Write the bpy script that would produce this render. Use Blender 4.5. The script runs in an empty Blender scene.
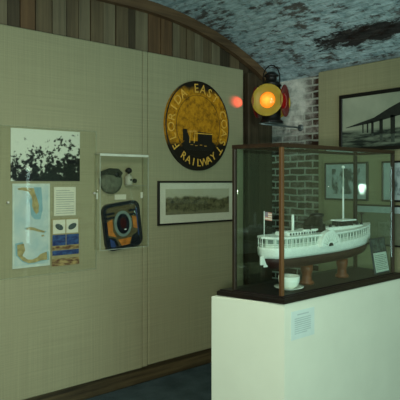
import bpy, math, random
from mathutils import Vector, Matrix
random.seed(7)
sc = bpy.context.scene
COL = sc.collection
PI = math.pi

# ------------------------------------------------------------------ helpers
def lin(c):
    def f(v):
        v /= 255.0
        return v / 12.92 if v <= 0.04045 else ((v + 0.055) / 1.055) ** 2.4
    return (f(c[0]), f(c[1]), f(c[2]), 1.0)

class NT:
    """small wrapper for building node trees"""
    def __init__(self, name):
        self.m = bpy.data.materials.new(name)
        self.m.use_nodes = True
        self.t = self.m.node_tree
        self.t.nodes.clear()
        self.out = self.n('ShaderNodeOutputMaterial')
    def n(self, typ, **kw):
        nd = self.t.nodes.new(typ)
        for k, v in kw.items():
            setattr(nd, k, v)
        return nd
    def l(self, a, b):
        self.t.links.new(a, b)
    def coord(self, kind='Object', scale=(1, 1, 1), loc=(0, 0, 0), rot=(0, 0, 0)):
        tc = self.n('ShaderNodeTexCoord')
        mp = self.n('ShaderNodeMapping')
        mp.inputs['Scale'].default_value = scale
        mp.inputs['Location'].default_value = loc
        mp.inputs['Rotation'].default_value = rot
        self.l(tc.outputs[kind], mp.inputs['Vector'])
        return mp.outputs['Vector']
    def noise(self, vec, scale, detail=4, rough=0.55):
        nd = self.n('ShaderNodeTexNoise')
        nd.inputs['Scale'].default_value = scale
        nd.inputs['Detail'].default_value = detail
        nd.inputs['Roughness'].default_value = rough
        self.l(vec, nd.inputs['Vector'])
        return nd.outputs['Fac']
    def ramp(self, fac, stops, interp='LINEAR'):
        r = self.n('ShaderNodeValToRGB')
        r.color_ramp.interpolation = interp
        el = r.color_ramp.elements
        while len(el) < len(stops):
            el.new(0.5)
        for e, (p, c) in zip(el, stops):
            e.position = p
            e.color = c if len(c) == 4 else (*c, 1)
        self.l(fac, r.inputs['Fac'])
        return r.outputs['Color']
    def mix(self, fac, a, b, blend='MIX'):
        m = self.n('ShaderNodeMix', data_type='RGBA', blend_type=blend)
        for s, v in ((m.inputs[0], fac), (m.inputs[6], a), (m.inputs[7], b)):
            if hasattr(v, 'is_linked'):
                self.l(v, s)
            else:
                s.default_value = v
        return m.outputs[2]
    def math(self, op, a, b=None, clamp=False):
        m = self.n('ShaderNodeMath', operation=op)
        m.use_clamp = clamp
        for s, v in ((m.inputs[0], a), (m.inputs[1], b)):
            if v is None:
                continue
            if hasattr(v, 'is_linked'):
                self.l(v, s)
            else:
                s.default_value = v
        return m.outputs[0]
    def bsdf(self, color, rough=0.6, metal=0.0, spec=0.4, bump=None, bstr=0.3, bdist=0.01):
        b = self.n('ShaderNodeBsdfPrincipled')
        if hasattr(color, 'is_linked'):
            self.l(color, b.inputs['Base Color'])
        else:
            b.inputs['Base Color'].default_value = color
        if hasattr(rough, 'is_linked'):
            self.l(rough, b.inputs['Roughness'])
        else:
            b.inputs['Roughness'].default_value = rough
        b.inputs['Metallic'].default_value = metal
        b.inputs['Specular IOR Level'].default_value = spec
        if bump is not None:
            bp = self.n('ShaderNodeBump')
            bp.inputs['Strength'].default_value = bstr
            bp.inputs['Distance'].default_value = bdist
            self.l(bump, bp.inputs['Height'])
            self.l(bp.outputs['Normal'], b.inputs['Normal'])
        self.l(b.outputs[0], self.out.inputs['Surface'])
        return b

def mat_plain(name, c, rough=0.55, metal=0.0, spec=0.4, var=0.12, nscale=18):
    t = NT(name)
    v = t.coord()
    f = t.noise(v, nscale, 4)
    c = lin(c)
    a = tuple(min(1, x * (1 - var)) for x in c[:3]) + (1,)
    b = tuple(min(1, x * (1 + var)) for x in c[:3]) + (1,)
    t.bsdf(t.ramp(f, [(0.3, a), (0.7, b)]), rough, metal, spec)
    return t.m

def mat_fabric(name, c):
    t = NT(name)
    v1 = t.coord(scale=(150, 150, 1.5))       # upright threads
    v2 = t.coord(scale=(1.5, 1.5, 160))         # level threads
    v3 = t.coord(scale=(1, 1, 1))
    n1 = t.noise(v1, 1.0, 3, 0.6)
    n2 = t.noise(v2, 1.0, 3, 0.6)
    w = t.math('ADD', n1, n2)
    base = lin(c)
    dk = tuple(x * 0.86 for x in base[:3]) + (1,)
    lt = tuple(x * 1.12 for x in base[:3]) + (1,)
    col = t.ramp(t.math('MULTIPLY', w, 0.5), [(0.36, dk), (0.64, lt)])
    blot = t.noise(v3, 2.2, 5, 0.6)
    col = t.mix(t.ramp(blot, [(0.35, (0, 0, 0)), (0.75, (0.35, 0.35, 0.35))]), col, dk)
    t.bsdf(col, 0.9, 0, 0.15, bump=w, bstr=0.25, bdist=0.002)
    return t.m

def mat_wood(name, c1, c2, grain_axis='Z', rough=0.65, scale=1.0, spec=0.3):
    t = NT(name)
    s = {'X': (1.2, 30, 30), 'Y': (30, 1.2, 30), 'Z': (30, 30, 1.2)}[grain_axis]
    v = t.coord(scale=tuple(k * scale for k in s))
    f = t.noise(v, 1.0, 6, 0.65)
    v2 = t.coord(scale=(3 * scale,) * 3)
    g = t.noise(v2, 1.0, 3)
    f = t.math('ADD', t.math('MULTIPLY', f, 0.75), t.math('MULTIPLY', g, 0.25))
    t.bsdf(t.ramp(f, [(0.32, lin(c1)), (0.66, lin(c2))]), rough, 0, spec, bump=f, bstr=0.2, bdist=0.004)
    return t.m

def mat_glass(name, tint, base=0.04, rough=0.0):
    t = NT(name)
    lw = t.n('ShaderNodeLayerWeight')
    lw.inputs['Blend'].default_value = 0.5
    f = t.math('POWER', lw.outputs['Facing'], 5.0)
    f = t.math('ADD', t.math('MULTIPLY', f, 1 - base), base, clamp=True)
    tr = t.n('ShaderNodeBsdfTransparent'); tr.inputs['Color'].default_value = (*tint, 1)
    gl = t.n('ShaderNodeBsdfGlossy'); gl.inputs['Roughness'].default_value = rough
    gl.inputs['Color'].default_value = (1, 1, 1, 1)
    mx = t.n('ShaderNodeMixShader')
    t.l(f, mx.inputs[0]); t.l(tr.outputs[0], mx.inputs[1]); t.l(gl.outputs[0], mx.inputs[2])
    t.l(mx.outputs[0], t.out.inputs['Surface'])
    return t.m

def mat_emit(name, base, emit, strength, rough=0.25):
    t = NT(name)
    b = t.bsdf(lin(base), rough, 0, 0.5)
    b.inputs['Emission Color'].default_value = lin(emit)
    b.inputs['Emission Strength'].default_value = strength
    return t.m

# ---- mesh builder -------------------------------------------------
class MB:
    def __init__(self):
        self.v = []; self.f = []; self.mi = []; self.sm = []
    def add(self, vs, fs, mi=0, smooth=False, M=None):
        o = len(self.v)
        for p in vs:
            p = Vector(p)
            if M is not None:
                p = M @ p
            self.v.append(tuple(p))
        for q in fs:
            self.f.append(tuple(o + i for i in q)); self.mi.append(mi); self.sm.append(smooth)
        return self
    def box(self, x0, x1, y0, y1, z0, z1, mi=0, M=None, c=0.0):
        """box; c > 0 cuts the edges so that they catch light"""
        if c <= 0:
            vs = [(x, y, z) for z in (z0, z1) for y in (y0, y1) for x in (x0, x1)]
            fs = [(0, 2, 3, 1), (4, 5, 7, 6), (0, 1, 5, 4), (2, 6, 7, 3), (0, 4, 6, 2), (1, 3, 7, 5)]
            return self.add(vs, fs, mi, False, M)
        X = (x0, x1); Y = (y0, y1); Z = (z0, z1)
        vs = []; idx = {}
        for i in (0, 1):
            for j in (0, 1):
                for k in (0, 1):
                    sx, sy, sz = (c, -c)[i], (c, -c)[j], (c, -c)[k]
                    idx[i, j, k, 0] = len(vs); vs.append((X[i], Y[j] + sy, Z[k] + sz))
                    idx[i, j, k, 1] = len(vs); vs.append((X[i] + sx, Y[j], Z[k] + sz))
                    idx[i, j, k, 2] = len(vs); vs.append((X[i] + sx, Y[j] + sy, Z[k]))
        fs = []
        for a in (0, 1):
            fs.append([idx[a, 0, 0, 0], idx[a, 0, 1, 0], idx[a, 1, 1, 0], idx[a, 1, 0, 0]])
            fs.append([idx[0, a, 0, 1], idx[1, a, 0, 1], idx[1, a, 1, 1], idx[0, a, 1, 1]])
            fs.append([idx[0, 0, a, 2], idx[0, 1, a, 2], idx[1, 1, a, 2], idx[1, 0, a, 2]])
            for b in (0, 1):
                fs.append([idx[a, b, 0, 0], idx[a, b, 1, 0], idx[a, b, 1, 1], idx[a, b, 0, 1]])
                fs.append([idx[a, 0, b, 0], idx[a, 1, b, 0], idx[a, 1, b, 2], idx[a, 0, b, 2]])
                fs.append([idx[0, a, b, 1], idx[1, a, b, 1], idx[1, a, b, 2], idx[0, a, b, 2]])
                for d in (0, 1):
                    fs.append([idx[a, b, d, 0], idx[a, b, d, 1], idx[a, b, d, 2]])
        ctr = Vector(((x0 + x1) / 2, (y0 + y1) / 2, (z0 + z1) / 2))
        out = []
        for q in fs:
            p = [Vector(vs[i]) for i in q]
            nrm = (p[1] - p[0]).cross(p[2] - p[0])
            mid = sum(p, Vector()) / len(p)
            out.append(tuple(q) if nrm.dot(mid - ctr) >= 0 else tuple(reversed(q)))
        return self.add(vs, out, mi, False, M)
    def lathe(self, prof, n=32, M=None, mi=0, smooth=True, cap=True):
        """profile of (r, z) about local Z"""
        vs = []; fs = []
        for r, z in prof:
            for i in range(n):
                a = 2 * PI * i / n
                vs.append((r * math.cos(a), r * math.sin(a), z))
        for k in range(len(prof) - 1):
            for i in range(n):
                j = (i + 1) % n
                fs.append((k * n + i, k * n + j, (k + 1) * n + j, (k + 1) * n + i))
        if cap:
            fs.append(tuple(range(n - 1, -1, -1)))
            m = (len(prof) - 1) * n
            fs.append(tuple(m + i for i in range(n)))
        return self.add(vs, fs, mi, smooth, M)
    def cyl(self, p0, p1, r0, r1=None, n=12, mi=0, smooth=True):
        r1 = r0 if r1 is None else r1
        p0 = Vector(p0); p1 = Vector(p1); d = p1 - p0
        M = Matrix.Translation(p0) @ d.to_track_quat('Z', 'Y').to_matrix().to_4x4()
        return self.lathe([(r0, 0), (r1, d.length)], n, M, mi, smooth)
    def tube(self, pts, r, n=8, mi=0):
        for a, b in zip(pts[:-1], pts[1:]):
            self.cyl(a, b, r, r, n, mi)
        for p in pts[1:-1]:
            self.ball(p, r * 1.0, 8, mi)
        return self
    def ball(self, c, r, n=12, mi=0, sz=1.0):
        prof = []
        for k in range(n // 2 + 1):
            a = -PI / 2 + PI * k / (n // 2)
            prof.append((max(1e-5, r * math.cos(a)), r * math.sin(a) * sz))
        return self.lathe(prof, n, Matrix.Translation(Vector(c)), mi, True, cap=False)
    def prism(self, poly, d0, d1, plane='XZ', mi=0, M=None):
        """polygon extruded; plane XZ (extrude along Y), XY (along Z), YZ (along X)"""
        def P(a, b, d):
            return {'XZ': (a, d, b), 'XY': (a, b, d), 'YZ': (d, a, b)}[plane]
        n = len(poly)
        vs = [P(a, b, d0) for a, b in poly] + [P(a, b, d1) for a, b in poly]
        fs = [tuple(range(n)), tuple(range(2 * n - 1, n - 1, -1))]
        for i in range(n):
            j = (i + 1) % n
            fs.append((i, i + n, j + n, j))
        return self.add(vs, fs, mi, False, M)
    def loft(self, rings, mi=0, smooth=True, cap=True):
        n = len(rings[0]); vs = [p for r in rings for p in r]; fs = []
        for k in range(len(rings) - 1):
            for i in range(n):
                j = (i + 1) % n
                fs.append((k * n + i, k * n + j, (k + 1) * n + j, (k + 1) * n + i))
        if cap:
            fs.append(tuple(range(n - 1, -1, -1)))
            fs.append(tuple((len(rings) - 1) * n + i for i in range(n)))
        return self.add(vs, fs, mi, smooth)
    def glyphs(self, ch, size, depth, M, mi=0):
        cu = bpy.data.curves.new('letters', 'FONT')
        cu.body = ch; cu.size = size; cu.extrude = depth; cu.align_x = 'CENTER'; cu.align_y = 'CENTER'
        cu.resolution_u = 3
        ob = bpy.data.objects.new('letters', cu)
        me = bpy.data.meshes.new_from_object(ob)
        vs = [v.co.copy() for v in me.vertices]; fs = [tuple(p.vertices) for p in me.polygons]
        bpy.data.objects.remove(ob); bpy.data.meshes.remove(me); bpy.data.curves.remove(cu)
        return self.add(vs, fs, mi, False, M)
    def build(self, name, mats, parent=None, world=False, loc=None, recalc=True):
        if not isinstance(mats, (list, tuple)):
            mats = [mats]
        off = Vector((0, 0, 0))
        if parent is not None and world:
            off = Vector(parent['_w'])
        if parent is None and loc is not None:
            off = Vector(loc)
        me = bpy.data.meshes.new(name)
        me.from_pydata([tuple(Vector(p) - off) for p in self.v], [], self.f)
        for m in mats:
            me.materials.append(m)
        for p, a, s in zip(me.polygons, self.mi, self.sm):
            p.material_index = a; p.use_smooth = s
        me.update()
        if recalc:
            import bmesh
            bm = bmesh.new(); bm.from_mesh(me)
            bmesh.ops.recalc_face_normals(bm, faces=bm.faces)
            bm.to_mesh(me); bm.free()
        o = bpy.data.objects.new(name, me)
        COL.objects.link(o)
        if parent is not None:
            o.parent = parent
        elif loc is not None:
            o.location = loc
        return o

WORLD = {}
def thing(name, label, cat, loc, rot=(0, 0, 0), group=None):
    o = bpy.data.objects.new(name, None)
    COL.objects.link(o)
    o.empty_display_size = 0.05
    o.location = loc; o.rotation_euler = rot
    o['label'] = label; o['category'] = cat
    if group:
        o['group'] = group
    o['_w'] = list(loc)
    return o
def tag(o, label, cat, group=None):
    o['label'] = label; o['category'] = cat
    if group:
        o['group'] = group
    return o
def struct(o):
    o['kind'] = 'structure'
    return o

# ------------------------------------------------------------------ camera
cam = bpy.data.cameras.new('camera'); camo = bpy.data.objects.new('camera', cam)
COL.objects.link(camo)
cam.sensor_width = 36; cam.lens = 36 * 545 / 400; cam.clip_start = 0.05
cam.shift_y = -18.5 / 400
camo.location = (0, 0, 1.5)
camo.rotation_euler = (PI / 2, 0, math.radians(49.14 - 90))
sc.camera = camo

# ------------------------------------------------------------------ materials
M = {}
M['fabric_l'] = mat_fabric('olive_burlap', (151, 150, 119))
M['fabric_r'] = mat_fabric('olive_burlap_right', (145, 144, 112))
M['plank_a'] = mat_wood('plank_brown', (72, 62, 46), (112, 98, 72), 'Z')
M['plank_b'] = mat_wood('plank_grey', (88, 80, 62), (128, 118, 92), 'Z')
M['plank_c'] = mat_wood('plank_red', (74, 56, 38), (112, 86, 58), 'Z')
M['plank_d'] = mat_wood('plank_dark', (40, 35, 24), (84, 73, 54), 'Z')
M['beam'] = mat_wood('arch_beam', (70, 54, 38), (116, 92, 64), 'X')
M['base_wood'] = mat_wood('old_sill_wood', (22, 18, 12), (96, 84, 56), 'X')
M['post_wood'] = mat_wood('case_wood', (52, 36, 20), (104, 74, 42), 'Z', 0.4)
M['post_shaded'] = mat_wood('shaded_case_wood', (22, 18, 12), (52, 42, 28), 'Z', 0.45)  # case wood with shade painted in, for all but the near post
M['rail_wood'] = mat_wood('case_rail_wood', (24, 17, 11), (52, 37, 23), 'X', 0.4)
M['mold'] = mat_wood('dark_molding', (14, 11, 9), (32, 25, 18), 'X', 0.35, spec=0.4)
M['felt'] = mat_plain('case_floor', (20, 10, 9), 0.5, 0, 0.4)
M['block'] = mat_wood('cradle_wood', (70, 36, 18), (126, 70, 38), 'Z', 0.4)
M['plinth'] = mat_plain('plinth_paint', (202, 211, 192), 0.7, 0, 0.2, 0.03, 5)
M['white'] = mat_plain('white_paint', (232, 236, 226), 0.5, 0, 0.35, 0.05, 30)
M['shipwhite'] = mat_plain('ship_white', (240, 243, 236), 0.5, 0, 0.35, 0.06, 60)
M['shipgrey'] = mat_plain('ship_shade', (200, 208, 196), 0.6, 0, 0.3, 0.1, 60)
M['shipdark'] = mat_plain('ship_window', (34, 40, 38), 0.4)
M['shipwin'] = mat_plain('cabin_window_shade', (128, 140, 132), 0.4)
M['deck'] = mat_plain('deck_grey', (168, 172, 158), 0.7, 0, 0.2, 0.15, 50)
M['hullred'] = mat_plain('hull_red', (50, 20, 16), 0.5)
M['black'] = mat_plain('black_paint', (14, 14, 13), 0.4)
M['iron'] = mat_plain('black_iron', (26, 25, 23), 0.45, 0.3)
M['steel'] = mat_plain('steel', (214, 214, 204), 0.35, 0.4)
M['shelf'] = mat_plain('grey_shelf', (120, 132, 132), 0.4, 0.5)
M['frame_black'] = mat_plain('frame_black', (18, 17, 15), 0.35)
M['mat_board'] = mat_plain('mat_board', (206, 208, 190), 0.8, 0, 0.2, 0.03)
M['china'] = mat_plain('china', (236, 238, 228), 0.2, 0, 0.5, 0.02)
M['paper'] = mat_plain('paper', (206, 208, 186), 0.8, 0, 0.2, 0.04)
M['ink'] = mat_plain('ink_grey', (120, 128, 118), 0.8)
M['inkpale'] = mat_plain('ink_pale', (150, 158, 146), 0.8)
M['glass'] = mat_glass('case_glass', (0.90, 0.96, 0.94), 0.05)
M['acryl'] = mat_glass('acrylic', (0.98, 0.985, 0.97), 0.02, 0.0)
M['acryl_edge'] = None

# acrylic rim: the cut edges read paler than the faces
t = NT('acrylic_edge')
tr = t.n('ShaderNodeBsdfTransparent'); tr.inputs['Color'].default_value = (0.9, 0.93, 0.9, 1)
df = t.n('ShaderNodeBsdfPrincipled'); df.inputs['Base Color'].default_value = lin((214, 222, 204)); df.inputs['Roughness'].default_value = 0.25
mx = t.n('ShaderNodeMixShader'); mx.inputs[0].default_value = 0.35
t.l(tr.outputs[0], mx.inputs[1]); t.l(df.outputs[0], mx.inputs[2]); t.l(mx.outputs[0], t.out.inputs['Surface'])
M['acryl_edge'] = t.m
t2 = NT('acrylic_thin_edge')
tr = t2.n('ShaderNodeBsdfTransparent'); tr.inputs['Color'].default_value = (0.93, 0.95, 0.93, 1)
df = t2.n('ShaderNodeBsdfPrincipled'); df.inputs['Base Color'].default_value = lin((214, 222, 204))
mx = t2.n('ShaderNodeMixShader'); mx.inputs[0].default_value = 0.10
t2.l(tr.outputs[0], mx.inputs[1]); t2.l(df.outputs[0], mx.inputs[2]); t2.l(mx.outputs[0], t2.out.inputs['Surface'])
M['thin_edge'] = t2.m

# brick, old, partly whitewashed; bare dark brick on the quoin and low down
def mat_brick(name, kind):
    t = NT(name)
    if kind == 'wall':
        tc = t.n('ShaderNodeTexCoord')
        sep = t.n('ShaderNodeSeparateXYZ'); t.l(tc.outputs['Object'], sep.inputs[0])
        cmb = t.n('ShaderNodeCombineXYZ')
        t.l(t.math('ADD', sep.outputs['Y'], sep.outputs['X']), cmb.inputs['X']); t.l(sep.outputs['Z'], cmb.inputs['Y'])
        vec = cmb.outputs[0]
    else:
        tc = t.n('ShaderNodeTexCoord'); vec = tc.outputs['UV']
    # wobble
    nz = t.n('ShaderNodeTexNoise'); nz.inputs['Scale'].default_value = 9
    t.l(vec, nz.inputs['Vector'])
    wob = t.n('ShaderNodeMixRGB'); wob.blend_type = 'LINEAR_LIGHT'; wob.inputs[0].default_value = 0.012
    t.l(vec, wob.inputs[1]); t.l(nz.outputs['Color'], wob.inputs[2])
    bk = t.n('ShaderNodeTexBrick')
    bk.inputs['Scale'].default_value = 1.0
    bk.inputs['Brick Width'].default_value = 0.17 if kind == 'wall' else 0.21
    bk.inputs['Row Height'].default_value = 0.060 if kind == 'wall' else 0.07
    bk.inputs['Mortar Size'].default_value = 0.009
    bk.inputs['Mortar Smooth'].default_value = 0.3
    bk.inputs['Color1'].default_value = (0.2, 0.2, 0.2, 1)
    bk.inputs['Color2'].default_value = (0.9, 0.9, 0.9, 1)
    bk.inputs['Mortar'].default_value = (0, 0, 0, 1)
    t.l(wob.outputs[0], bk.inputs['Vector'])
    patch = t.noise(vec, 3.0 if kind == 'wall' else 2.2, 6, 0.65)
    mp = t.n('ShaderNodeMapping'); mp.inputs['Scale'].default_value = (9, 9, 9) if kind == 'wall' else (9, 20, 9)
    t.l(vec, mp.inputs['Vector'])
    spk = t.noise(mp.outputs[0], 1.0, 5, 0.7)
    if kind == 'wall':
        bare = t.ramp(bk.outputs['Color'], [(0.2, lin((40, 31, 25))), (0.9, lin((78, 60, 48)))])
        wash = t.ramp(spk, [(0.3, lin((176, 186, 176))), (0.65, lin((236, 240, 230)))])
        mort = lin((172, 181, 169))
        # whitewash survives high up towards the corner; quoin edge and lower courses are bare
        yq = t.ramp(sep.outputs['Y'], [(0.0, (1, 1, 1)), (1.0, (1, 1, 1))])
        hy = t.n('ShaderNodeMapRange'); hy.inputs[1].default_value = 2.90; hy.inputs[2].default_value = 3.07
        t.l(sep.outputs['Y'], hy.inputs[0])
        hz = t.n('ShaderNodeMapRange'); hz.inputs[1].default_value = 1.75; hz.inputs[2].default_value = 2.12
        t.l(sep.outputs['Z'], hz.inputs[0])
        washf = t.math('MULTIPLY', hy.outputs[0], hz.outputs[0])
        jit = t.math('MULTIPLY', t.math('SUBTRACT', t.math('ADD', patch, spk), 1.0), 1.5)
        washf = t.math('ADD', t.math('MULTIPLY', washf, 1.05), jit, clamp=True)
        col = t.mix(bk.outputs['Fac'], bare, mort)
        col = t.mix(washf, col, wash)
        hgt = t.math('SUBTRACT', 1.0, bk.outputs['Fac'])
        t.bsdf(col, 0.9, 0, 0.15, bump=hgt, bstr=0.7, bdist=0.012)
    else:
        wash = t.ramp(spk, [(0.28, lin((102, 134, 142))), (0.60, lin((196, 222, 228)))])
        dark = t.ramp(patch, [(0.3, lin((40, 36, 34))), (0.7, lin((92, 80, 72)))])
        mort = lin((130, 142, 142))
        col = t.mix(t.math('MULTIPLY', bk.outputs['Fac'], 0.15), wash, mort)
        # loose flakes: small dark chips scattered along the courses
        mp2 = t.n('ShaderNodeMapping'); mp2.inputs['Scale'].default_value = (7, 17, 1)
        t.l(vec, mp2.inputs['Vector'])
        chips = t.noise(mp2.outputs[0], 1.0, 6, 0.72)
        chipf = t.ramp(t.math('ADD', chips, t.math('MULTIPLY', t.math('SUBTRACT', patch, 0.5), 0.55)), [(0.515, (0, 0, 0)), (0.61, (0.9, 0.9, 0.9))])
        col = t.mix(chipf, col, dark)
        # one long stain where the wash has fallen off
        sp = t.n('ShaderNodeSeparateXYZ'); t.l(vec, sp.inputs[0])
        du = t.math('DIVIDE', t.math('SUBTRACT', sp.outputs['X'], STAIN[0]), STAIN[2])
        dv = t.math('DIVIDE', t.math('SUBTRACT', sp.outputs['Y'], STAIN[1]), STAIN[3])
        rr = t.math('ADD', t.math('MULTIPLY', du, du), t.math('MULTIPLY', dv, dv))
        rr = t.math('ADD', rr, t.math('MULTIPLY', t.math('ADD', t.math('SUBTRACT', chips, 0.5), t.math('MULTIPLY', t.math('SUBTRACT', spk, 0.5), 0.8)), 3.6))
        sf = t.ramp(rr, [(0.6, (0.95, 0.95, 0.95)), (1.1, (0, 0, 0))])
        col = t.mix(sf, col, t.ramp(spk, [(0.3, lin((22, 18, 16))), (0.7, lin((58, 42, 36)))]))
        hgt = t.math('ADD', t.math('MULTIPLY', t.math('SUBTRACT', 1.0, bk.outputs['Fac']), 0.4), t.math('MULTIPLY', spk, 1.2))
        t.bsdf(col, 0.9, 0, 0.12, bump=hgt, bstr=0.7, bdist=0.02)
    return t.m

XC, Z0, RV = 2.28, 2.87, 2.95           # the vault's profile
def vault_z(x):
    return Z0 if x <= XC else Z0 - (RV - math.sqrt(RV * RV - (x - XC) ** 2))
def vault_u(x):                          # arc length
    return x if x <= XC else XC + RV * math.asin((x - XC) / RV)
STAIN = (2.24, vault_u(3.55), 0.50, 0.115)
M['brick'] = mat_brick('old_brick', 'wall')
M['vault'] = mat_brick('whitewashed_vault', 'vault')

# floor: dark blue-grey carpet
t = NT('dark_carpet')
v = t.coord()
n1 = t.noise(v, 120, 3, 0.7); n2 = t.noise(v, 5, 4)
c = t.ramp(t.math('ADD', t.math('MULTIPLY', n1, 0.5), t.math('MULTIPLY', n2, 0.5)), [(0.35, lin((44, 58, 60))), (0.65, lin((78, 94, 98)))])
t.bsdf(c, 0.95, 0, 0.1, bump=n1, bstr=0.5, bdist=0.005)
M['carpet'] = t.m
M['backwall'] = mat_plain('plaster_back', (66, 66, 56), 0.9, 0, 0.1)

# ------------------------------------------------------------------ the setting
X0, X1, Y0, Y1 = -2.2, 3.85, -2.4, 3.42
struct(MB().box(X0, X1 + 0.1, Y0, Y1 + 0.1, -0.06, 0).build('floor', M['carpet']))

# vault: a thick shell with UVs (u along the axis, v along the arc)
xs = [X0 + (XC - X0) * i / 6 for i in range(6)] + [XC + (X1 + 0.02 - XC) * i / 28 for i in range(29)]
vs = []; fs = []; uvs = []
for x in xs:
    for y in (Y0, Y1 + 0.02):
        vs.append((x, y, vault_z(x)))
for x in xs:
    for y in (Y0, Y1 + 0.02):
        vs.append((x, y, Z0 + 0.25))
nn = len(xs) * 2
for i in range(len(xs) - 1):
    a = 2 * i
    fs.append((a, a + 1, a + 3, a + 2))
    fs.append((nn + a, nn + a + 2, nn + a + 3, nn + a + 1))
    fs.append((a, a + 2, nn + a + 2, nn + a)); fs.append((a + 1, nn + a + 1, nn + a + 3, a + 3))
fs.append((0, nn, nn + 1, 1)); fs.append((nn - 2, nn - 1, 2 * nn - 1, 2 * nn - 2))
me = bpy.data.meshes.new('ceiling'); me.from_pydata(vs, [], fs); me.materials.append(M['vault'])
uvl = me.uv_layers.new(name='UVMap')
for lp in me.loops:
    p = vs[lp.vertex_index]
    uvl.data[lp.index].uv = (p[1], vault_u(p[0]))
o = bpy.data.objects.new('ceiling', me); COL.objects.link(o); struct(o)

# plank wall behind the fabric: one mesh of vertical boards
mb = MB()
edges = [X0, -1.9, -1.6, -1.3, -1.0, -0.7, -0.4, -0.1, 0.15, 0.4, 0.62, 0.84, 1.05, 1.20, 1.337, 1.422, 1.524, 1.64, 1.745, 1.84, 1.93, 2.04, 2.14, 2.249,
         2.312, 2.431, 2.55, 2.664, 2.735, 2.808, 2.89, 2.99, 3.08, 3.18, 3.30, 3.42, 3.54, 3.66, 3.76, X1]
kinds = [0, 1, 0] * 4 + [0, 1, 3, 2, 0, 1, 0, 1, 0, 1, 0, 3, 1, 2, 2, 1, 0, 0, 1, 0, 1, 3, 0, 3, 3, 3, 3]
for i in range(len(edges) - 1):
    a, b = edges[i], edges[i + 1]
    dz = random.uniform(0, 0.012)
    mb.box(a + 0.003, b - 0.003, 3.42 - dz, 3.48, 0.0, vault_z(b) + 0.02, kinds[i % len(kinds)])
mb.box(X0, X1, 3.47, 3.52, 0, Z0, 3)
struct(mb.build('wall_left_boards', [M['plank_a'], M['plank_b'], M['plank_c'], M['plank_d']]))

# arched timber on the boards, following the vault
mb = MB()
ring = []
axs = [1.0, 1.5, 2.0, XC] + [XC + (X1 - XC) * i / 20 for i in range(1, 21)]
lo = [(x, vault_z(x) - 0.085) for x in axs]; hi = [(x, vault_z(x) - 0.004) for x in axs]
for i in range(len(axs) - 1):
    mb.prism([lo[i], lo[i + 1], hi[i + 1], hi[i]], 3.355, 3.405, 'XZ')
struct(mb.build('trim_1', M['beam']))
# knot of dark wood / upright post in the recess by the corner
struct(MB().box(3.47, 3.54, 3.36, 3.405, 0.0, 2.46, 0, c=0.004).build('trim_2', M['plank_d']))

# fabric covered display walls
def fabric_panel(x0, x1, zb):
    return MB().box(x0, x1, 3.30, 3.345, zb, 2.46, 0, c=0.006).build('wall_left', M['fabric_l'])
struct(fabric_panel(-0.15, 2.297, 0.132))
struct(fabric_panel(2.301, 2.346, 0.135))
struct(fabric_panel(2.350, 3.348, 0.140))
struct(MB().box(-2.1, -0.155, 3.30, 3.345, 0.132, 2.46, 0, c=0.006).build('wall_left', M['fabric_l']))
struct(MB().box(X0, 3.34, 3.345, 3.385, 0.0, 0.145, 0, c=0.008).build('baseboard_left', M['base_wood']))

# brick wall on the right and the fabric display wall in front of it
struct(MB().box(X1, X1 + 0.25, Y0, Y1 + 0.1, 0, 2.60).build('wall_right_brick', M['brick']))
struct(MB().box(3.72, 3.765, -1.6, 2.795, 0.10, 2.412, 0, c=0.006).build('wall_right', M['fabric_r']))
struct(MB().box(3.765, 3.80, -1.6, 2.78, 0.0, 0.12, 0, c=0.006).build('baseboard_right', M['base_wood']))
# the rest of the room, behind the photographer
struct(MB().box(X0 - 0.1, X0, Y0, Y1, 0, Z0 + 0.1).build('wall_back', M['backwall']))
struct(MB().box(X0, X1, Y0 - 0.1, Y0, 0, Z0 + 0.1).build('wall_front', M['backwall']))

# ------------------------------------------------------------------ plinth + glass case
PZ = 0.90
PY0 = 1.737
# the free end of plinth and case is cut at a slight angle
def quad(ins, nx, lx, rx, y0, y1):
    """footprint: near left, near right, far right, far left, drawn in by ins"""
    return [(nx + ins, y0 + ins), (rx - ins, y0 + ins), (rx - ins, y1 - ins), (lx + ins, y1 - ins)]
PQ = (2.047, 1.908, 3.16, 1.737, 2.122)
pm = MB()
pm.loft([[(x, y, z) for x, y in quad(i_, *PQ)] for i_, z in ((0.004, 0.0), (0.004, PZ - 0.004), (0.008, PZ))], smooth=False)
pl = pm.build('display_plinth', M['plinth'], loc=(2.6, 1.93, 0))
tag(pl, 'tall white painted plinth carrying the glass case with the model steamboat', 'plinth')

CQ = (2.044, 1.980, 3.10, 1.752, 2.035)      # case glass footprint
CZ0, CZ1 = 0.938, 1.69
case = thing('display_case', 'wood framed glass display case standing on the white plinth', 'display case', (2.58, 1.90, PZ))
MQ = (2.046, 1.948, 3.16, 1.740, 2.105)
mb = MB()
mb.loft([[(x, y, z) for x, y in quad(i_, *MQ)] for i_, z in ((0.0, PZ), (-0.006, PZ + 0.004), (-0.006, PZ + 0.022), (0.0, PZ + 0.027), (0.004, PZ + 0.027), (0.004, CZ0 - 0.008), (0.008, CZ0 - 0.004))], smooth=False)
mb.build('base_molding', M['mold'], case, True)
mb = MB().loft([[(x, y, z) for x, y in quad(0.004, *CQ)] for z in (CZ0 - 0.0045, CZ0)], smooth=False)
mb.build('case_floor', M['felt'], case, True)
pw = 0.02
cq = quad(0.0, *CQ); ci = quad(pw, *CQ)
for n_, ((x, y), (x2, y2)) in enumerate(zip(cq, ci)):
    a, b = min(x, x2), max(x, x2)
    if b - a < pw * 0.9: b = a + pw
    MB().box(a, b, min(y, y2), max(y, y2), CZ0, CZ1 - 0.02, 0, c=0.002).build('corner_post', M['post_wood' if n_ == 0 else 'post_shaded'], case, True)
mb = MB()
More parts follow.
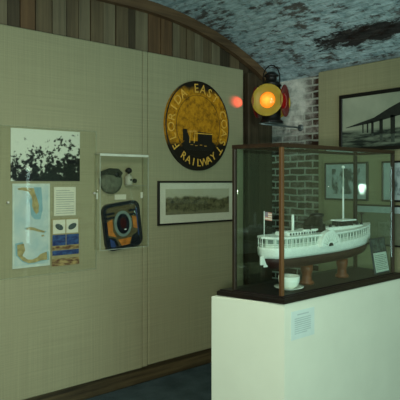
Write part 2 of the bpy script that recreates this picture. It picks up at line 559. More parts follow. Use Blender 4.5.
for i in range(4):
    k = (i + 1) % 4
    pg = [cq[i], cq[k], ci[k], ci[i]]
    mb.prism(pg, CZ1 - 0.02, CZ1, 'XY')
mb.build('top_frame', M['rail_wood'], case, True)
ga = quad(0.006, *CQ); gb = quad(0.010, *CQ)
for i in range(4):
    k = (i + 1) % 4
    def lerp(p, q, u): return (p[0] + (q[0] - p[0]) * u, p[1] + (q[1] - p[1]) * u)
    e = 0.018 if i in (0, 2) else 0.06
    MB().prism([lerp(ga[i], ga[k], e), lerp(ga[i], ga[k], 1 - e), lerp(gb[i], gb[k], 1 - e), lerp(gb[i], gb[k], e)], CZ0, CZ1 - 0.02, 'XY').build('glass_pane', M['glass'], case, True)
MB().prism(ci, CZ1 - 0.012, CZ1 - 0.008, 'XY').build('glass_top', M['glass'], case, True)

# ------------------------------------------------------------------ steamboat model
SX0, SX1, SY = 2.005, 3.04, 1.888
SX0 = 2.046
ship = thing('steamboat_model', 'white side-wheel steamboat model with dark red bottom inside the glass case', 'model ship', (2.55, SY, 0.938))
L = SX1 - SX0
def outline(hw, inset=0.0, n=26, bow=1.0, stern=1.0):
    """plan of a deck: blunt rounded stern at the flag end, finer bow"""
    pts = []
    a, b = SX0 + inset, SX1 - inset
    def half(u):
        s = 1 - max(0, (0.14 - u) / 0.14) ** 2.6
        bw = 1 - max(0, (u - 0.62) / 0.38) ** 2.2
        return 0.84 * hw * max(0.0, s) ** 0.55 * max(0.0, bw) ** 0.75
    us = [i / n for i in range(n + 1)]
    for u in us:
        pts.append((a + (b - a) * u, -half(u)))
    for u in reversed(us[1:-1]):
        pts.append((a + (b - a) * u, half(u)))
    return pts
def sheer(x):
    u = (x - SX0) / L
    return 0.030 * max(0, (u - 0.45) / 0.55) ** 2 + 0.004 * max(0, (0.3 - u) / 0.3) ** 2
def deck_loft(specs):
    """specs: (half width, z, inset)"""
    rings = []
    for hw, z, ins in specs:
        rings.append([(x, SY + y, z + sheer(x)) for x, y in outline(hw, ins)])
    return rings
# hull below the guard: red, on the cradle
mb = MB().loft(deck_loft([(0.018, 1.040, 0.10), (0.060, 1.048, 0.06), (0.082, 1.072, 0.03), (0.088, 1.108, 0.012)]))
mb.build('lower_hull', M['hullred'], ship, True)
mb = MB().loft(deck_loft([(0.092, 1.104, 0.010), (0.104, 1.118, 0.003), (0.106, 1.150, 0.0), (0.104, 1.158, 0.0)]))
mb.build('hull', M['shipwhite'], ship, True)
# stem/rudder post and rudder at the flag end
mb = MB().box(SX0 - 0.008, SX0 + 0.020, SY - 0.006, SY + 0.006, 1.075, 1.12, 0, c=0.002)
mb.box(SX0 + 0.016, SX0 + 0.045, SY - 0.004, SY + 0.004, 1.062, 1.11, 0, c=0.002)
mb.build('rudder', M['shipwhite'], ship, True)
# main cabin
CIN = 0.03
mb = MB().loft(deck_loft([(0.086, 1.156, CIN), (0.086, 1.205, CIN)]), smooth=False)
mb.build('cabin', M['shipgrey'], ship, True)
# rail, stanchions
ol = outline(0.099, 0.006, 60)
mb = MB()
for i, (x, y) in enumerate(ol):
    p = (x, SY + y, 1.156 + sheer(x)); q = (x, SY + y, 1.206 + sheer(x))
    if i % 2 == 0:
        mb.cyl(p, q, 0.0026, None, 5)
    x2, y2 = ol[(i + 1) % len(ol)]
    for dz in (0.012, 0.022):
        mb.cyl((x, SY + y, 1.156 + dz + sheer(x)), (x2, SY + y2, 1.156 + dz + sheer(x2)), 0.0016, None, 4)
mb.build('railing', M['shipwhite'], ship, True)
# windows of the cabin
ol = outline(0.0868, CIN, 36)
for i in range(len(ol)):
    (x, y), (x2, y2) = ol[i], ol[(i + 1) % len(ol)]
    d = Vector((x2 - x, y2 - y, 0)); n_ = Vector((d.y, -d.x, 0)).normalized() * 0.0012
    a = Vector((x, SY + y, 0)) + d * 0.25 + n_; b = Vector((x, SY + y, 0)) + d * 0.75 + n_
    z0, z1 = 1.174 + sheer(x), 1.198 + sheer(x)
    MB().add([(a.x, a.y, z0), (b.x, b.y, z0), (b.x, b.y, z1), (a.x, a.y, z1)], [(0, 1, 2, 3)]).build('cabin_window', M['shipwin'], ship, True, recalc=False)
# upper deck
mb = MB().loft(deck_loft([(0.106, 1.205, 0.0), (0.108, 1.209, 0.0), (0.106, 1.215, 0.0)]), smooth=False)
mb.build('upper_deck', M['shipwhite'], ship, True)
# deck houses on the roof
mb = MB()
mb.box(2.20, 2.42, SY - 0.045, SY + 0.045, 1.214, 1.234, 0, c=0.003)
mb.box(2.56, 2.90, SY - 0.040, SY + 0.040, 1.216, 1.240, 0, c=0.003)
for i in range(9):
    mb.box(2.215 + i * 0.023, 2.225 + i * 0.023, SY - 0.0475, SY - 0.044, 1.218, 1.229, 1)
mb.build('deck_house', [M['shipwhite'], M['shipdark']], ship, True)
# life boats on davits along the roof
for x in (2.15, 2.33, 2.40):
    rings = []
    for k in range(9):
        u = -1 + 2 * k / 8
        w = 0.011 * (1 - u * u) ** 0.6 + 0.0008
        rings.append([(x + u * 0.03, SY - 0.062 + w * math.cos(a), 1.238 + 0.6 * w * math.sin(a) + 0.004 * u * u) for a in [2 * PI * j / 8 for j in range(8)]])
    m2 = MB().loft(rings)
    m2.cyl((x - 0.018, SY - 0.055, 1.214), (x - 0.018, SY - 0.055, 1.244), 0.0015, None, 5)
    m2.cyl((x + 0.018, SY - 0.055, 1.214), (x + 0.018, SY - 0.055, 1.244), 0.0015, None, 5)
    m2.build('lifeboat', M['shipwhite'], ship, True)
# paddle boxes on both sides
for s in (-1, 1):
    mb = MB()
    cx, cz = 2.49, 1.148
    arc = [(cx + 0.088 * math.cos(PI * k / 20), cz + 0.084 * math.sin(PI * k / 20)) for k in range(21)]
    y0, y1 = SY + s * 0.072, SY + s * 0.104
    mb.prism(arc, y0, y1, 'XZ', 0)
    for k in range(1, 10):
        a = PI * k / 10
        p = (cx + 0.030 * math.cos(a), y1, cz + 0.028 * math.sin(a)); q = (cx + 0.070 * math.cos(a), y1, cz + 0.066 * math.sin(a))
        mb.cyl(p, q, 0.0022, None, 4, 1)
    ap = [(cx + 0.076 * math.cos(PI * k / 20), y1, cz + 0.072 * math.sin(PI * k / 20)) for k in range(21)]
    mb.tube(ap, 0.003, 6, 0)
    hub = [(cx + 0.020 * math.cos(PI * k / 10), cz + 0.018 * math.sin(PI * k / 10)) for k in range(11)]
    mb.prism(hub, y1, y1 + s * 0.003, 'XZ', 2)
    mb.build('paddle_box', [M['shipwhite'], M['shipgrey'], M['shipdark']], ship, True)
# white ventilator pipe
MB().cyl((2.292, SY, 1.234), (2.292, SY, 1.322), 0.0075, None, 12).build('ventilator_pipe', M['shipwhite'], ship, True)
# black smokestack and engine gear amidships
mb = MB()
mb.lathe([(0.034, 1.215), (0.034, 1.30), (0.040, 1.305), (0.040, 1.315), (0.028, 1.322)], 16, Matrix.Translation((2.50, SY, 0)))
mb.box(2.415, 2.545, SY - 0.032, SY + 0.032, 1.215, 1.262, 0, c=0.006)
mb.prism([(2.385, 1.262), (2.45, 1.308), (2.53, 1.284), (2.45, 1.255)], SY - 0.012, SY + 0.012, 'XZ')
mb.build('engine_stack', M['black'], ship, True)
# pilot house with thin white roof
mb = MB()
for x in (2.70, 2.75, 2.80):
    for y in (-0.03, 0.03):
        mb.box(x - 0.008, x + 0.008, SY + y - 0.004, SY + y + 0.004, 1.239, 1.268, 1)
mb.box(2.705, 2.795, SY - 0.026, SY + 0.026, 1.239, 1.266, 1)
mb.box(2.685, 2.835, SY - 0.040, SY + 0.040, 1.268, 1.276, 0, c=0.002)
mb.build('pilot_house', [M['shipwhite'], M['shipdark']], ship, True)
# tall mast with cap
mb = MB().cyl((2.755, SY, 1.276), (2.755, SY, 1.47), 0.0062, 0.005, 10)
mb.cyl((2.755, SY, 1.47), (2.755, SY, 1.578), 0.004, 0.003, 8, 1)
mb.ball((2.755, SY, 1.585), 0.010, 10)
mb.build('mast', [M['shipwhite'], M['shipgrey']], ship, True)
# bitts and gear at the bow end of the roof
for x, z, r in ((2.66, 1.250, 0.012), (2.87, 1.248, 0.012), (2.915, 1.243, 0.010), (2.60, 1.247, 0.010)):
    MB().ball((x, SY - 0.02, z), r, 8).build('deck_bitt', M['black'], ship, True)
mb = MB().cyl((2.95, SY, 1.225), (2.95, SY, 1.30), 0.005, 0.004, 8)
mb.ball((2.95, SY, 1.302), 0.014, 8, 0, 0.7)
mb.build('signal_post', M['black'], ship, True)
# flag staff and flag
FX = 2.066
MB().cyl((FX, SY, 1.214), (FX, SY, 1.35), 0.0022, None, 8).build('flag_staff', M['shipwhite'], ship, True)
M['flagred'] = mat_plain('flag_red', (206, 140, 128), 0.8); M['flagwhite'] = mat_plain('flag_white', (232, 214, 200), 0.8); M['flagblue'] = mat_plain('flag_blue', (140, 120, 132), 0.8)
mb = MB()
fx = Vector((0.80, -0.60, 0))
def fp(u, w, d=0.0):
    q = Vector((FX, SY, 1.346)) + fx * (0.040 * u) + Vector((0.6, 0.8, 0)) * (0.003 * math.sin(u * 6)) + Vector((0, 0, -0.042 * w - 0.006 * u))
    return q
for r in range(7):
    for k in range(6):
        u0, u1, w0, w1 = k / 6, (k + 1) / 6, r / 7, (r + 1) / 7
        mi = 2 if (k < 3 and r < 4) else (0 if r % 2 == 0 else 1)
        th = Vector((0.6, 0.8, 0)) * 0.001
        q = [fp(u0, w0), fp(u1, w0), fp(u1, w1), fp(u0, w1)]
        mb.add([p - th for p in q] + [p + th for p in q], [(0, 1, 2, 3), (7, 6, 5, 4), (0, 4, 5, 1), (3, 2, 6, 7), (1, 5, 6, 2), (0, 3, 7, 4)], mi)
mb.build('flag', [M['flagred'], M['flagwhite'], M['flagblue']], ship, True)
# two turned wooden cradle blocks, part of the model
for x in (2.405, 2.735):
    M4 = Matrix.Translation((x, SY - 0.005, 0.9385))
    mb = MB()
    mb.lathe([(0.040, 0), (0.040, 0.012), (0.028, 0.022), (0.026, 0.05), (0.034, 0.078), (0.034, 0.107)], 20, M4)
    mb.build('stand_block', M['block'], ship, True)

# ------------------------------------------------------------------ cup + saucer
cx, cy = 2.198, 1.836
sau = MB().lathe([(0.030, 0.0), (0.034, 0.003), (0.052, 0.007), (0.076, 0.016), (0.077, 0.018), (0.052, 0.011), (0.034, 0.007), (0.0005, 0.006)], 36, cap=False)
sau.v = [(x, y, z) for x, y, z in sau.v]
o = sau.build('saucer', M['china'], None); o.location = (cx, cy, CZ0 + 0.001)
tag(o, 'white china saucer on the case floor under the white cup', 'saucer')
cup = thing('cup', 'white china cup standing on the saucer below the model steamboat', 'cup', (cx, cy, CZ0 + 0.008))
MB().lathe([(0.028, 0), (0.030, 0.004), (0.046, 0.016), (0.054, 0.036), (0.056, 0.066), (0.054, 0.066), (0.051, 0.036), (0.042, 0.018), (0.0005, 0.008)], 36, cap=False).build('bowl', M['china'], cup)
pts = []
hd = Vector((0.75, 0.66, 0))
for k in range(11):
    a = -PI / 2 + PI * k / 10
    pts.append(hd * (0.050 + 0.024 * math.cos(a)) + Vector((0, 0, 0.040 + 0.018 * math.sin(a))))
MB().tube(pts, 0.0045, 8).build('handle', M['china'], cup)

# ------------------------------------------------------------------ placard leaning in the case
pc = thing('easel_placard', 'small dark blue standing placard with text sheet beside the model steamboat', 'placard', (3.001, 1.774, CZ0), (math.radians(-10), 0, math.radians(2)))
M['placard'] = mat_plain('placard_blue', (30, 40, 50), 0.4)
M['sheet_grey'] = mat_plain('placard_sheet', (196, 208, 196), 0.7)
MB().box(-0.088, 0.088, 0, 0.007, 0.004, 0.222, 0, c=0.002).build('backing', M['placard'], pc)
mb = MB().box(-0.074, 0.078, -0.0012, 0.0, 0.016, 0.132)
mb.build('text_sheet', M['sheet_grey'], pc)
mb = MB()
for i in range(9):
    mb.box(-0.064, 0.066 - 0.02 * (i % 3 == 2), -0.002, -0.0012, 0.030 + i * 0.0105, 0.0335 + i * 0.0105)
mb.build('text_lines', M['ink'], pc)
t = NT('placard_picture')
v = t.coord()
t.bsdf(t.ramp(t.noise(v, 32, 4), [(0.4, lin((24, 32, 34))), (0.62, lin((84, 100, 98)))]), 0.5)
MB().box(-0.070, 0.074, -0.0012, 0.0, 0.140, 0.212).build('picture', t.m, pc)
mb = MB().add([(-0.02, 0.007, 0.15), (0.02, 0.007, 0.15), (0.02, 0.050, 0.012), (-0.02, 0.050, 0.012),
               (-0.02, 0.009, 0.152), (0.02, 0.009, 0.152), (0.02, 0.054, 0.012), (-0.02, 0.054, 0.012)],
              [(0, 1, 2, 3), (7, 6, 5, 4), (0, 4, 5, 1), (2, 6, 7, 3), (0, 3, 7, 4), (1, 5, 6, 2)])
mb.build('easel_leg', M['placard'], pc)

# caption card on the plinth
card = thing('caption_card', 'pale printed caption card fixed to the front of the white plinth', 'caption card', (2.192, PY0 + 0.0045, 0.783))
MB().box(-0.092, 0.092, -0.002, 0.0, -0.070, 0.072).build('card', mat_plain('caption_paper', (188, 208, 200), 0.7, 0, 0.2, 0.03), card)
mb = MB()
for i in range(8):
    a = -0.066; b = 0.062 - 0.03 * (i == 7)
    mb.box(a, b, -0.0028, -0.002, 0.030 - i * 0.0105, 0.0345 - i * 0.0105)
mb.box(-0.045, 0.045, -0.0028, -0.002, 0.048, 0.054)
mb.build('text_lines', mat_plain('caption_ink', (158, 178, 174), 0.8), card)

# ------------------------------------------------------------------ signal lamp in the corner
br = thing('lamp_bracket', 'thin grey metal bracket arm carrying the railroad signal lamp from the brick wall', 'bracket', (3.85, 3.08, 1.98))
MB().box(3.357, 3.537, 3.010, 3.130, 1.984, 1.990, 0, c=0.002).build('bracket_plate', M['shelf'], br, True)
MB().cyl((3.33, 3.08, 1.977), (3.84, 3.08, 1.977), 0.007, None, 12).build('bracket_arm', M['shelf'], br, True)
MB().lathe([(0.03, 0), (0.03, 0.008), (0.012, 0.012)], 18, Matrix.Translation((3.8495, 3.08, 1.977)) @ Matrix.Rotation(-PI / 2, 4, 'Y')).build('wall_flange', M['shelf'], br, True)

LZ = 1.9905
lamp = thing('signal_lamp', 'black railroad signal lamp with glowing amber lens and red lens in the corner', 'lamp', (3.447, 3.070, LZ), (0, 0, math.radians(294.7 - 360)))
MB().lathe([(0.098, 0), (0.098, 0.012), (0.080, 0.03), (0.078, 0.05), (0.078, 0.30), (0.086, 0.305), (0.086, 0.315)], 32).build('lamp_body', M['iron'], lamp)
MB().lathe([(0.086, 0.315), (0.060, 0.345), (0.046, 0.352), (0.046, 0.385), (0.062, 0.392), (0.060, 0.402), (0.030, 0.425), (0.008, 0.432)], 28).build('vent_hood', M['iron'], lamp)
pts = [(-0.07 + 0.0, 0, 0.315)] + [(-0.072 * math.cos(PI * k / 10), 0, 0.38 + 0.105 * math.sin(PI * k / 10)) for k in range(11)] + [(0.07, 0, 0.315)]
MB().tube(pts, 0.005, 8).build('bail_handle', M['iron'], lamp)

M['amber_disc'] = mat_plain('amber_target_paint', (178, 150, 52), 0.45, 0, 0.4, 0.08)
M['red_disc'] = mat_plain('red_target_paint', (120, 26, 24), 0.4, 0, 0.4, 0.1)
# amber lens lit from inside by its lamp, hotter in the middle
def lens_mat(name, base, hot, rim, s_hot, s_rim):
    t = NT(name)
    tc = t.n('ShaderNodeTexCoord')
    ln = t.n('ShaderNodeVectorMath', operation='LENGTH')
    mp = t.n('ShaderNodeMapping'); mp.inputs['Scale'].default_value = (1, 0.0, 1); mp.inputs['Location'].default_value = (0, 0, -0.18)
    t.l(tc.outputs['Object'], mp.inputs['Vector']); t.l(mp.outputs[0], ln.inputs[0])
    d = t.math('DIVIDE', ln.outputs['Value'], 0.072)
    rings = t.n('ShaderNodeTexNoise'); rings.inputs['Scale'].default_value = 40
    t.l(tc.outputs['Object'], rings.inputs['Vector'])
    d = t.math('ADD', d, t.math('MULTIPLY', t.math('SUBTRACT', rings.outputs['Fac'], 0.5), 0.5))
    col = t.ramp(d, [(0.15, lin(hot)), (0.95, lin(rim))])
    b = t.bsdf(lin(base), 0.2, 0, 0.5)
    t.l(col, b.inputs['Emission Color'])
    st = t.n('ShaderNodeMapRange'); st.inputs[1].default_value = 0.1; st.inputs[2].default_value = 1.0
    st.inputs[3].default_value = s_hot; st.inputs[4].default_value = s_rim
    t.l(d, st.inputs[0]); t.l(st.outputs[0], b.inputs['Emission Strength'])
    return t.m
M['amber_lens'] = lens_mat('amber_lens_glass', (220, 120, 20), (255, 186, 70), (250, 120, 24), 1.25, 0.85)
M['red_lens'] = mat_emit('red_lens_glass', (110, 10, 10), (200, 20, 16), 0.12)
disc_prof = [(0.066, -0.013), (0.074, -0.012), (0.090, -0.006), (0.128, 0.004), (0.133, 0.002), (0.133, -0.002), (0.090, -0.012), (0.066, -0.019), (0.066, -0.013)]
for k, (nm, dm, lm) in enumerate((('amber', 'amber_disc', 'amber_lens'), ('red', 'red_disc', 'red_lens'), ('amber', 'amber_disc', 'red_lens'), ('red', 'red_disc', 'red_lens'))):
    ang = k * PI / 2
    base = Matrix.Rotation(ang, 4, 'Z') @ Matrix.Translation((0, -0.120, 0.18)) @ Matrix.Rotation(PI / 2, 4, 'X')
    td = MB().lathe(disc_prof, 40, base, cap=False).build('target_disc', M[dm], lamp)
    td['label'] = 'yellow target disc' if nm == 'amber' else 'dark red target disc'
    dome = [(0.0665, -0.015)] + [(0.0665 * math.cos(a), -0.015 + 0.026 * math.sin(a)) for a in [PI / 2 * j / 8 for j in range(1, 9)]]
    lens = MB().lathe([(max(r, 0.0004), z) for r, z in dome], 36, base).build('lens', M[lm], td)
    lens['label'] = 'glowing orange lens' if k == 0 else 'red lens'
    MB().lathe([(0.060, -0.055), (0.066, -0.019)], 28, base).build('lens_barrel', M['iron'], td)

# ------------------------------------------------------------------ round sign
sx, sz, R = 2.818, 1.940, 0.347
sign = thing('round_sign', 'round black and gold railway sign above the panoramic photograph', 'sign', (sx, 3.30, sz))
sign.scale = (0.95, 1, 1.02)
t = NT('gilt_sign')
v = t.coord()
sep = t.n('ShaderNodeSeparateXYZ'); t.l(v, sep.inputs[0])
n1 = t.noise(v, 9, 6, 0.7); n2 = t.noise(v, 26, 5, 0.7)
gold = t.ramp(n2, [(0.3, lin((92, 58, 6))), (0.5, lin((182, 126, 16))), (0.72, lin((212, 152, 30)))])
darkc = lin((26, 20, 10))
zz = sep.outputs['Z']
band = t.n('ShaderNodeMapRange'); band.inputs[1].default_value = -0.155; band.inputs[2].default_value = -0.115; t.l(t.math('ADD', zz, t.math('MULTIPLY', t.math('SUBTRACT', n1, 0.5), 0.12)), band.inputs[0])
top = t.n('ShaderNodeMapRange'); top.inputs[1].default_value = 0.30; top.inputs[2].default_value = 0.245; top.inputs[3].default_value = 0; top.inputs[4].default_value = 1
t.l(t.math('ADD', zz, t.math('MULTIPLY', t.math('SUBTRACT', n1, 0.5), 0.16)), top.inputs[0])
worn = t.ramp(n1, [(0.30, (0.3, 0.3, 0.3)), (0.42, (1, 1, 1))])
f = t.math('MULTIPLY', t.math('MULTIPLY', band.outputs[0], top.outputs[0]), worn)
t.bsdf(t.mix(f, darkc, gold), 0.5, 0.0, 0.3)
M['gilt'] = t.m
M['gold_letter'] = mat_plain('gold_letter', (220, 172, 72), 0.45, 0.0, 0.4, 0.25, 30)
M['sign_dark'] = mat_plain('sign_dark', (22, 18, 10), 0.5)
rotF = Matrix.Rotation(PI / 2, 4, 'X')        # local Z -> -Y
MB().lathe([(R, 0.0), (R, 0.022), (R - 0.006, 0.026)], 72, rotF, smooth=False).build('sign_board', M['gilt'], sign)
MB().lathe([(R - 0.008, 0.024), (R, 0.024), (R, 0.031), (R - 0.008, 0.031), (R - 0.008, 0.024)], 72, rotF, cap=False).build('rim', M['sign_dark'], sign)
MB().lathe([(0.237, 0.0255), (0.2395, 0.0255), (0.2395, 0.0285), (0.237, 0.0285), (0.237, 0.0255)], 64, rotF, cap=False).build('inner_ring', M['sign_dark'], sign)
mb = MB()
txt = 'FLORIDA EAST COAST'
def put(ch, phi, r, flip, size):
    x, z = r * math.sin(phi), r * math.cos(phi)
    a = -phi + (PI if flip else 0)
    # glyph XY -> wall X,Z facing -Y
    Mt = Matrix.Translation((x, -0.028, z)) @ Matrix.Rotation(-a, 4, 'Y') @ rotF
    MB().glyphs(ch, size, 0.002, Mt).build('letter', M['gold_letter'], sign)
span = math.radians(252)
for i, ch in enumerate(txt):
    if ch != ' ':
        put(ch, -span / 2 + span * i / (len(txt) - 1) + math.radians(2), 0.288, False, 0.098)
txt = 'RAILWAY'
span = math.radians(70)
for i, ch in enumerate(txt):
    put(ch, PI + span / 2 - span * i / (len(txt) - 1), 0.288, True, 0.085)
# dark scene in the lower middle: shore, palms, a low steamer
mb = MB()
yd0, yd1 = -0.0285, -0.026
shore = [(-0.185, -0.145), (-0.15, -0.12), (0.16, -0.12), (0.19, -0.145), (0.14, -0.19), (-0.14, -0.19)]
mb.prism(shore, yd0, yd1, 'XZ')
mb.prism([(-0.01, -0.045), (0.150, -0.052), (0.150, -0.12), (-0.01, -0.12)], yd0, yd1, 'XZ')
mb.prism([(-0.17, -0.03), (-0.13, -0.03), (-0.09, -0.12), (-0.17, -0.12)], yd0, yd1, 'XZ')
mb.build('shore_silhouette', M['sign_dark'], sign)
mb = MB()
mb.box(-0.045, 0.15, -0.031, -0.0285, -0.062, -0.055)
for (x, z) in ((-0.10, -0.05), (-0.052, -0.045)):
    mb.cyl((x, -0.029, -0.135), (x + 0.006, -0.029, z), 0.004, 0.003, 6)
    for a in range(7):
        an = PI * a / 6
        mb.cyl((x + 0.006, -0.029, z), (x + 0.006 + 0.035 * math.cos(an), -0.029, z + 0.02 * math.sin(an) - 0.005), 0.003, 0.001, 5)
for i in range(4):
    mb.box(-0.09 + i * 0.05, -0.065 + i * 0.05, -0.031, -0.0285, -0.150 - 0.006 * (i % 2), -0.146 - 0.006 * (i % 2))
mb.build('gold_palms', M['gold_letter'], sign)

# ------------------------------------------------------------------ framed pictures
def frame_on_left(name, label, cat, x0, x1, z0, z1, fw, group=None):
    fr = thing(name, label, cat, ((x0 + x1) / 2, 3.30, (z0 + z1) / 2), group=group)
    mb = MB()
    mb.box(x0, x1, 3.278, 3.2995, z1 - fw, z1, 0, c=0.002); mb.box(x0, x1, 3.278, 3.2995, z0, z0 + fw, 0, c=0.002)
    mb.box(x0, x0 + fw, 3.278, 3.2995, z0 + fw, z1 - fw, 0, c=0.002); mb.box(x1 - fw, x1, 3.278, 3.2995, z0 + fw, z1 - fw, 0, c=0.002)
    mb.build('frame', M['frame_black'], fr, True)
    return fr
fr = frame_on_left('panoramic_photograph', 'long black framed panoramic photograph below the round sign', 'framed photograph', 2.428, 3.235, 1.168, 1.504, 0.014)
MB().box(2.442, 3.221, 3.288, 3.292, 1.182, 1.490).build('mat', M['mat_board'], fr, True)
t = NT('panorama_print')
v = t.coord()
sep = t.n('ShaderNodeSeparateXYZ'); t.l(v, sep.inputs[0])
n1 = t.noise(v, 30, 6, 0.7); n2 = t.noise(v, 7, 4)
h = t.math('ADD', sep.outputs['Z'], t.math('MULTIPLY', t.math('SUBTRACT', n2, 0.5), 0.10))
land = t.ramp(n1, [(0.35, lin((46, 48, 32))), (0.65, lin((120, 118, 84)))])
sky = lin((176, 178, 154))
sf = t.n('ShaderNodeMapRange'); sf.inputs[1].default_value = 0.030; sf.inputs[2].default_value = 0.048; t.l(h, sf.inputs[0])
col = t.mix(sf.outputs[0], land, sky)
lo_ = t.n('ShaderNodeMapRange'); lo_.inputs[1].default_value = -0.055; lo_.inputs[2].default_value = -0.070; t.l(h, lo_.inputs[0])
col = t.mix(t.math('MULTIPLY', lo_.outputs[0], 0.6), col, lin((128, 128, 100)))
t.bsdf(col, 0.5, 0, 0.3)
MB().box(2.500, 3.163, 3.286, 3.288, 1.245, 1.442).build('photo_print', t.m, fr, True)
MB().box(2.442, 3.221, 3.281, 3.283, 1.182, 1.490).build('picture_glass', M['acryl'], fr, True)

M['refl'] = mat_plain('bridge_reflection', (66, 76, 68), 0.6, 0, 0.3, 0.3, 40)
# picture of a causeway bridge on the right wall
def frame_on_right(name, label, cat, y0, y1, z0, z1, fw, group=None):
    fr = thing(name, label, cat, (3.72, (y0 + y1) / 2, (z0 + z1) / 2), group=group)
    mb = MB(); a, b = 3.695, 3.7195
    mb.box(a, b, y0, y1, z1 - fw, z1, 0, c=0.003); mb.box(a, b, y0, y1, z0, z0 + fw, 0, c=0.003)
    mb.box(a, b, y0, y0 + fw, z0 + fw, z1 - fw, 0, c=0.003); mb.box(a, b, y1 - fw, y1, z0 + fw, z1 - fw, 0, c=0.003)
    mb.build('frame', M['frame_black'], fr, True)
    return fr
fr = frame_on_right('bridge_photograph', 'large black framed photograph of a long bridge over water on right wall', 'framed photograph', 1.50, 2.574, 1.738, 2.187, 0.028)
t = NT('bridge_sky_water')
v = t.coord()
sep = t.n('ShaderNodeSeparateXYZ'); t.l(v, sep.inputs[0])
v2 = t.coord(scale=(1, 3, 22))
n1 = t.noise(v2, 1.6, 5, 0.6)
wat = t.ramp(n1, [(0.42, lin((34, 44, 40))), (0.60, lin((112, 124, 108)))])
skyc = t.ramp(t.noise(v, 4, 4), [(0.3, lin((132, 144, 124))), (0.7, lin((158, 166, 146)))])
hz = t.n('ShaderNodeMapRange'); hz.inputs[1].default_value = -0.075; hz.inputs[2].default_value = -0.055; t.l(sep.outputs['Z'], hz.inputs[0])
t.bsdf(t.mix(hz.outputs[0], wat, skyc), 0.45, 0, 0.3)
MB().box(3.706, 3.712, 1.526, 2.548, 1.764, 2.161).build('photo_print', t.m, fr, True)
mb = MB()
d0, d1 = 3.7045, 3.706
mb.prism([(2.513, 1.926), (2.265, 1.985), (2.141, 2.045), (2.06, 2.078), (1.80, 2.11), (1.526, 2.12), (1.526, 2.03), (1.80, 2.005), (2.06, 1.985), (2.265, 1.948), (2.513, 1.922)], d0, d1, 'YZ')
for (y, w, zt) in ((2.36, 0.010, 1.94), (2.32, 0.012, 1.95), (2.278, 0.02, 1.96), (2.205, 0.028, 1.97), (2.11, 0.036, 1.99), (1.98, 0.05, 1.99), (1.80, 0.06, 2.01), (1.62, 0.06, 2.03)):
    mb.box(d0, d1, y - w / 2, y + w / 2, 1.882 - w * 0.8, zt)
mb.build('bridge_silhouette', mat_plain('bridge_dark', (34, 38, 34), 0.6, 0, 0.3, 0.25, 40), fr, True)
mb = MB()
for (y, w, zb) in ((2.278, 0.016, 1.84), (2.205, 0.024, 1.81), (2.11, 0.03, 1.79), (1.98, 0.04, 1.775), (1.80, 0.05, 1.77)):
    MB().box(d0, d1, y - w / 2, y + w / 2, zb, 1.882 - w * 0.8).build('pier_reflection', M['refl'], fr, True)

def small_print(y0, y1, z0, z1, label, seed, group):
    fr = frame_on_right('framed_print', label, 'framed print', y0, y1, z0, z1, 0.014, group)
    MB().box(3.704, 3.710, y0 + 0.012, y1 - 0.012, z0 + 0.012, z1 - 0.012).build('mat', M['mat_cool'], fr, True)
    t = NT('small_print')
    v = t.coord(loc=(seed, seed * 2, 0), scale=(1, 1, 0.7))
    t.bsdf(t.ramp(t.noise(v, 13, 4, 0.6), [(0.42, lin((70, 84, 86))), (0.56, lin((164, 184, 184)))]), 0.5)
    MB().box(3.702, 3.704, y0 + 0.07, y1 - 0.07, z0 + 0.05, z1 - 0.05).build('print', t.m, fr, True)
    return fr
M['mat_cool'] = mat_plain('print_mat', (168, 186, 186), 0.7)
small_print(2.317, 2.715, 1.350, 1.652, 'small dark framed print under the left end of the bridge photograph', 3.1, 'framed prints in a row')
small_print(1.800, 2.198, 1.350, 1.652, 'small dark framed print nearer the right edge, partly cut by the case post', 8.4, 'framed prints in a row')
fr = frame_on_right('wall_notice', 'wide low framed notice board below the two small prints', 'notice board', 1.72, 2.425, 1.02, 1.325, 0.012)
MB().box(3.706, 3.712, 1.73, 2.415, 1.03, 1.315).build('board', mat_plain('notice_olive', (110, 116, 96), 0.8), fr, True)
MB().box(3.703, 3.706, 1.735, 2.41, 1.265, 1.312).build('header_strip', M['mat_cool'], fr, True)

# ------------------------------------------------------------------ acrylic sheet on the left with prints
sheet = thing('acrylic_sheet', 'clear acrylic sheet screwed to the burlap wall over the map and crowd photograph', 'acrylic sheet', (1.56, 3.30, 1.37))
MB().box(1.222, 1.902, 3.283, 3.288, 0.905, 1.842, 0).build('clear_sheet', M['acryl'], sheet, True)
mb = MB()
mb.box(1.900, 1.904, 3.2825, 3.2885, 0.905, 1.842); mb.box(1.222, 1.902, 3.2825, 3.2885, 1.840, 1.844); mb.box(1.222, 1.902, 3.2825, 3.2885, 0.903, 0.907)
mb.build('sheet_edge', M['thin_edge'], sheet, True)
for (x, z) in ((1.888, 1.42), (1.290, 1.372)):
    mb = MB().lathe([(0.008, 0), (0.008, 0.004), (0.004, 0.008)], 14, Matrix.Translation((x, 3.283, z)) @ rotF)
    mb.cyl((x, 3.2995, z), (x, 3.283, z), 0.005)
    mb.build('screw', M['steel'], sheet, True)

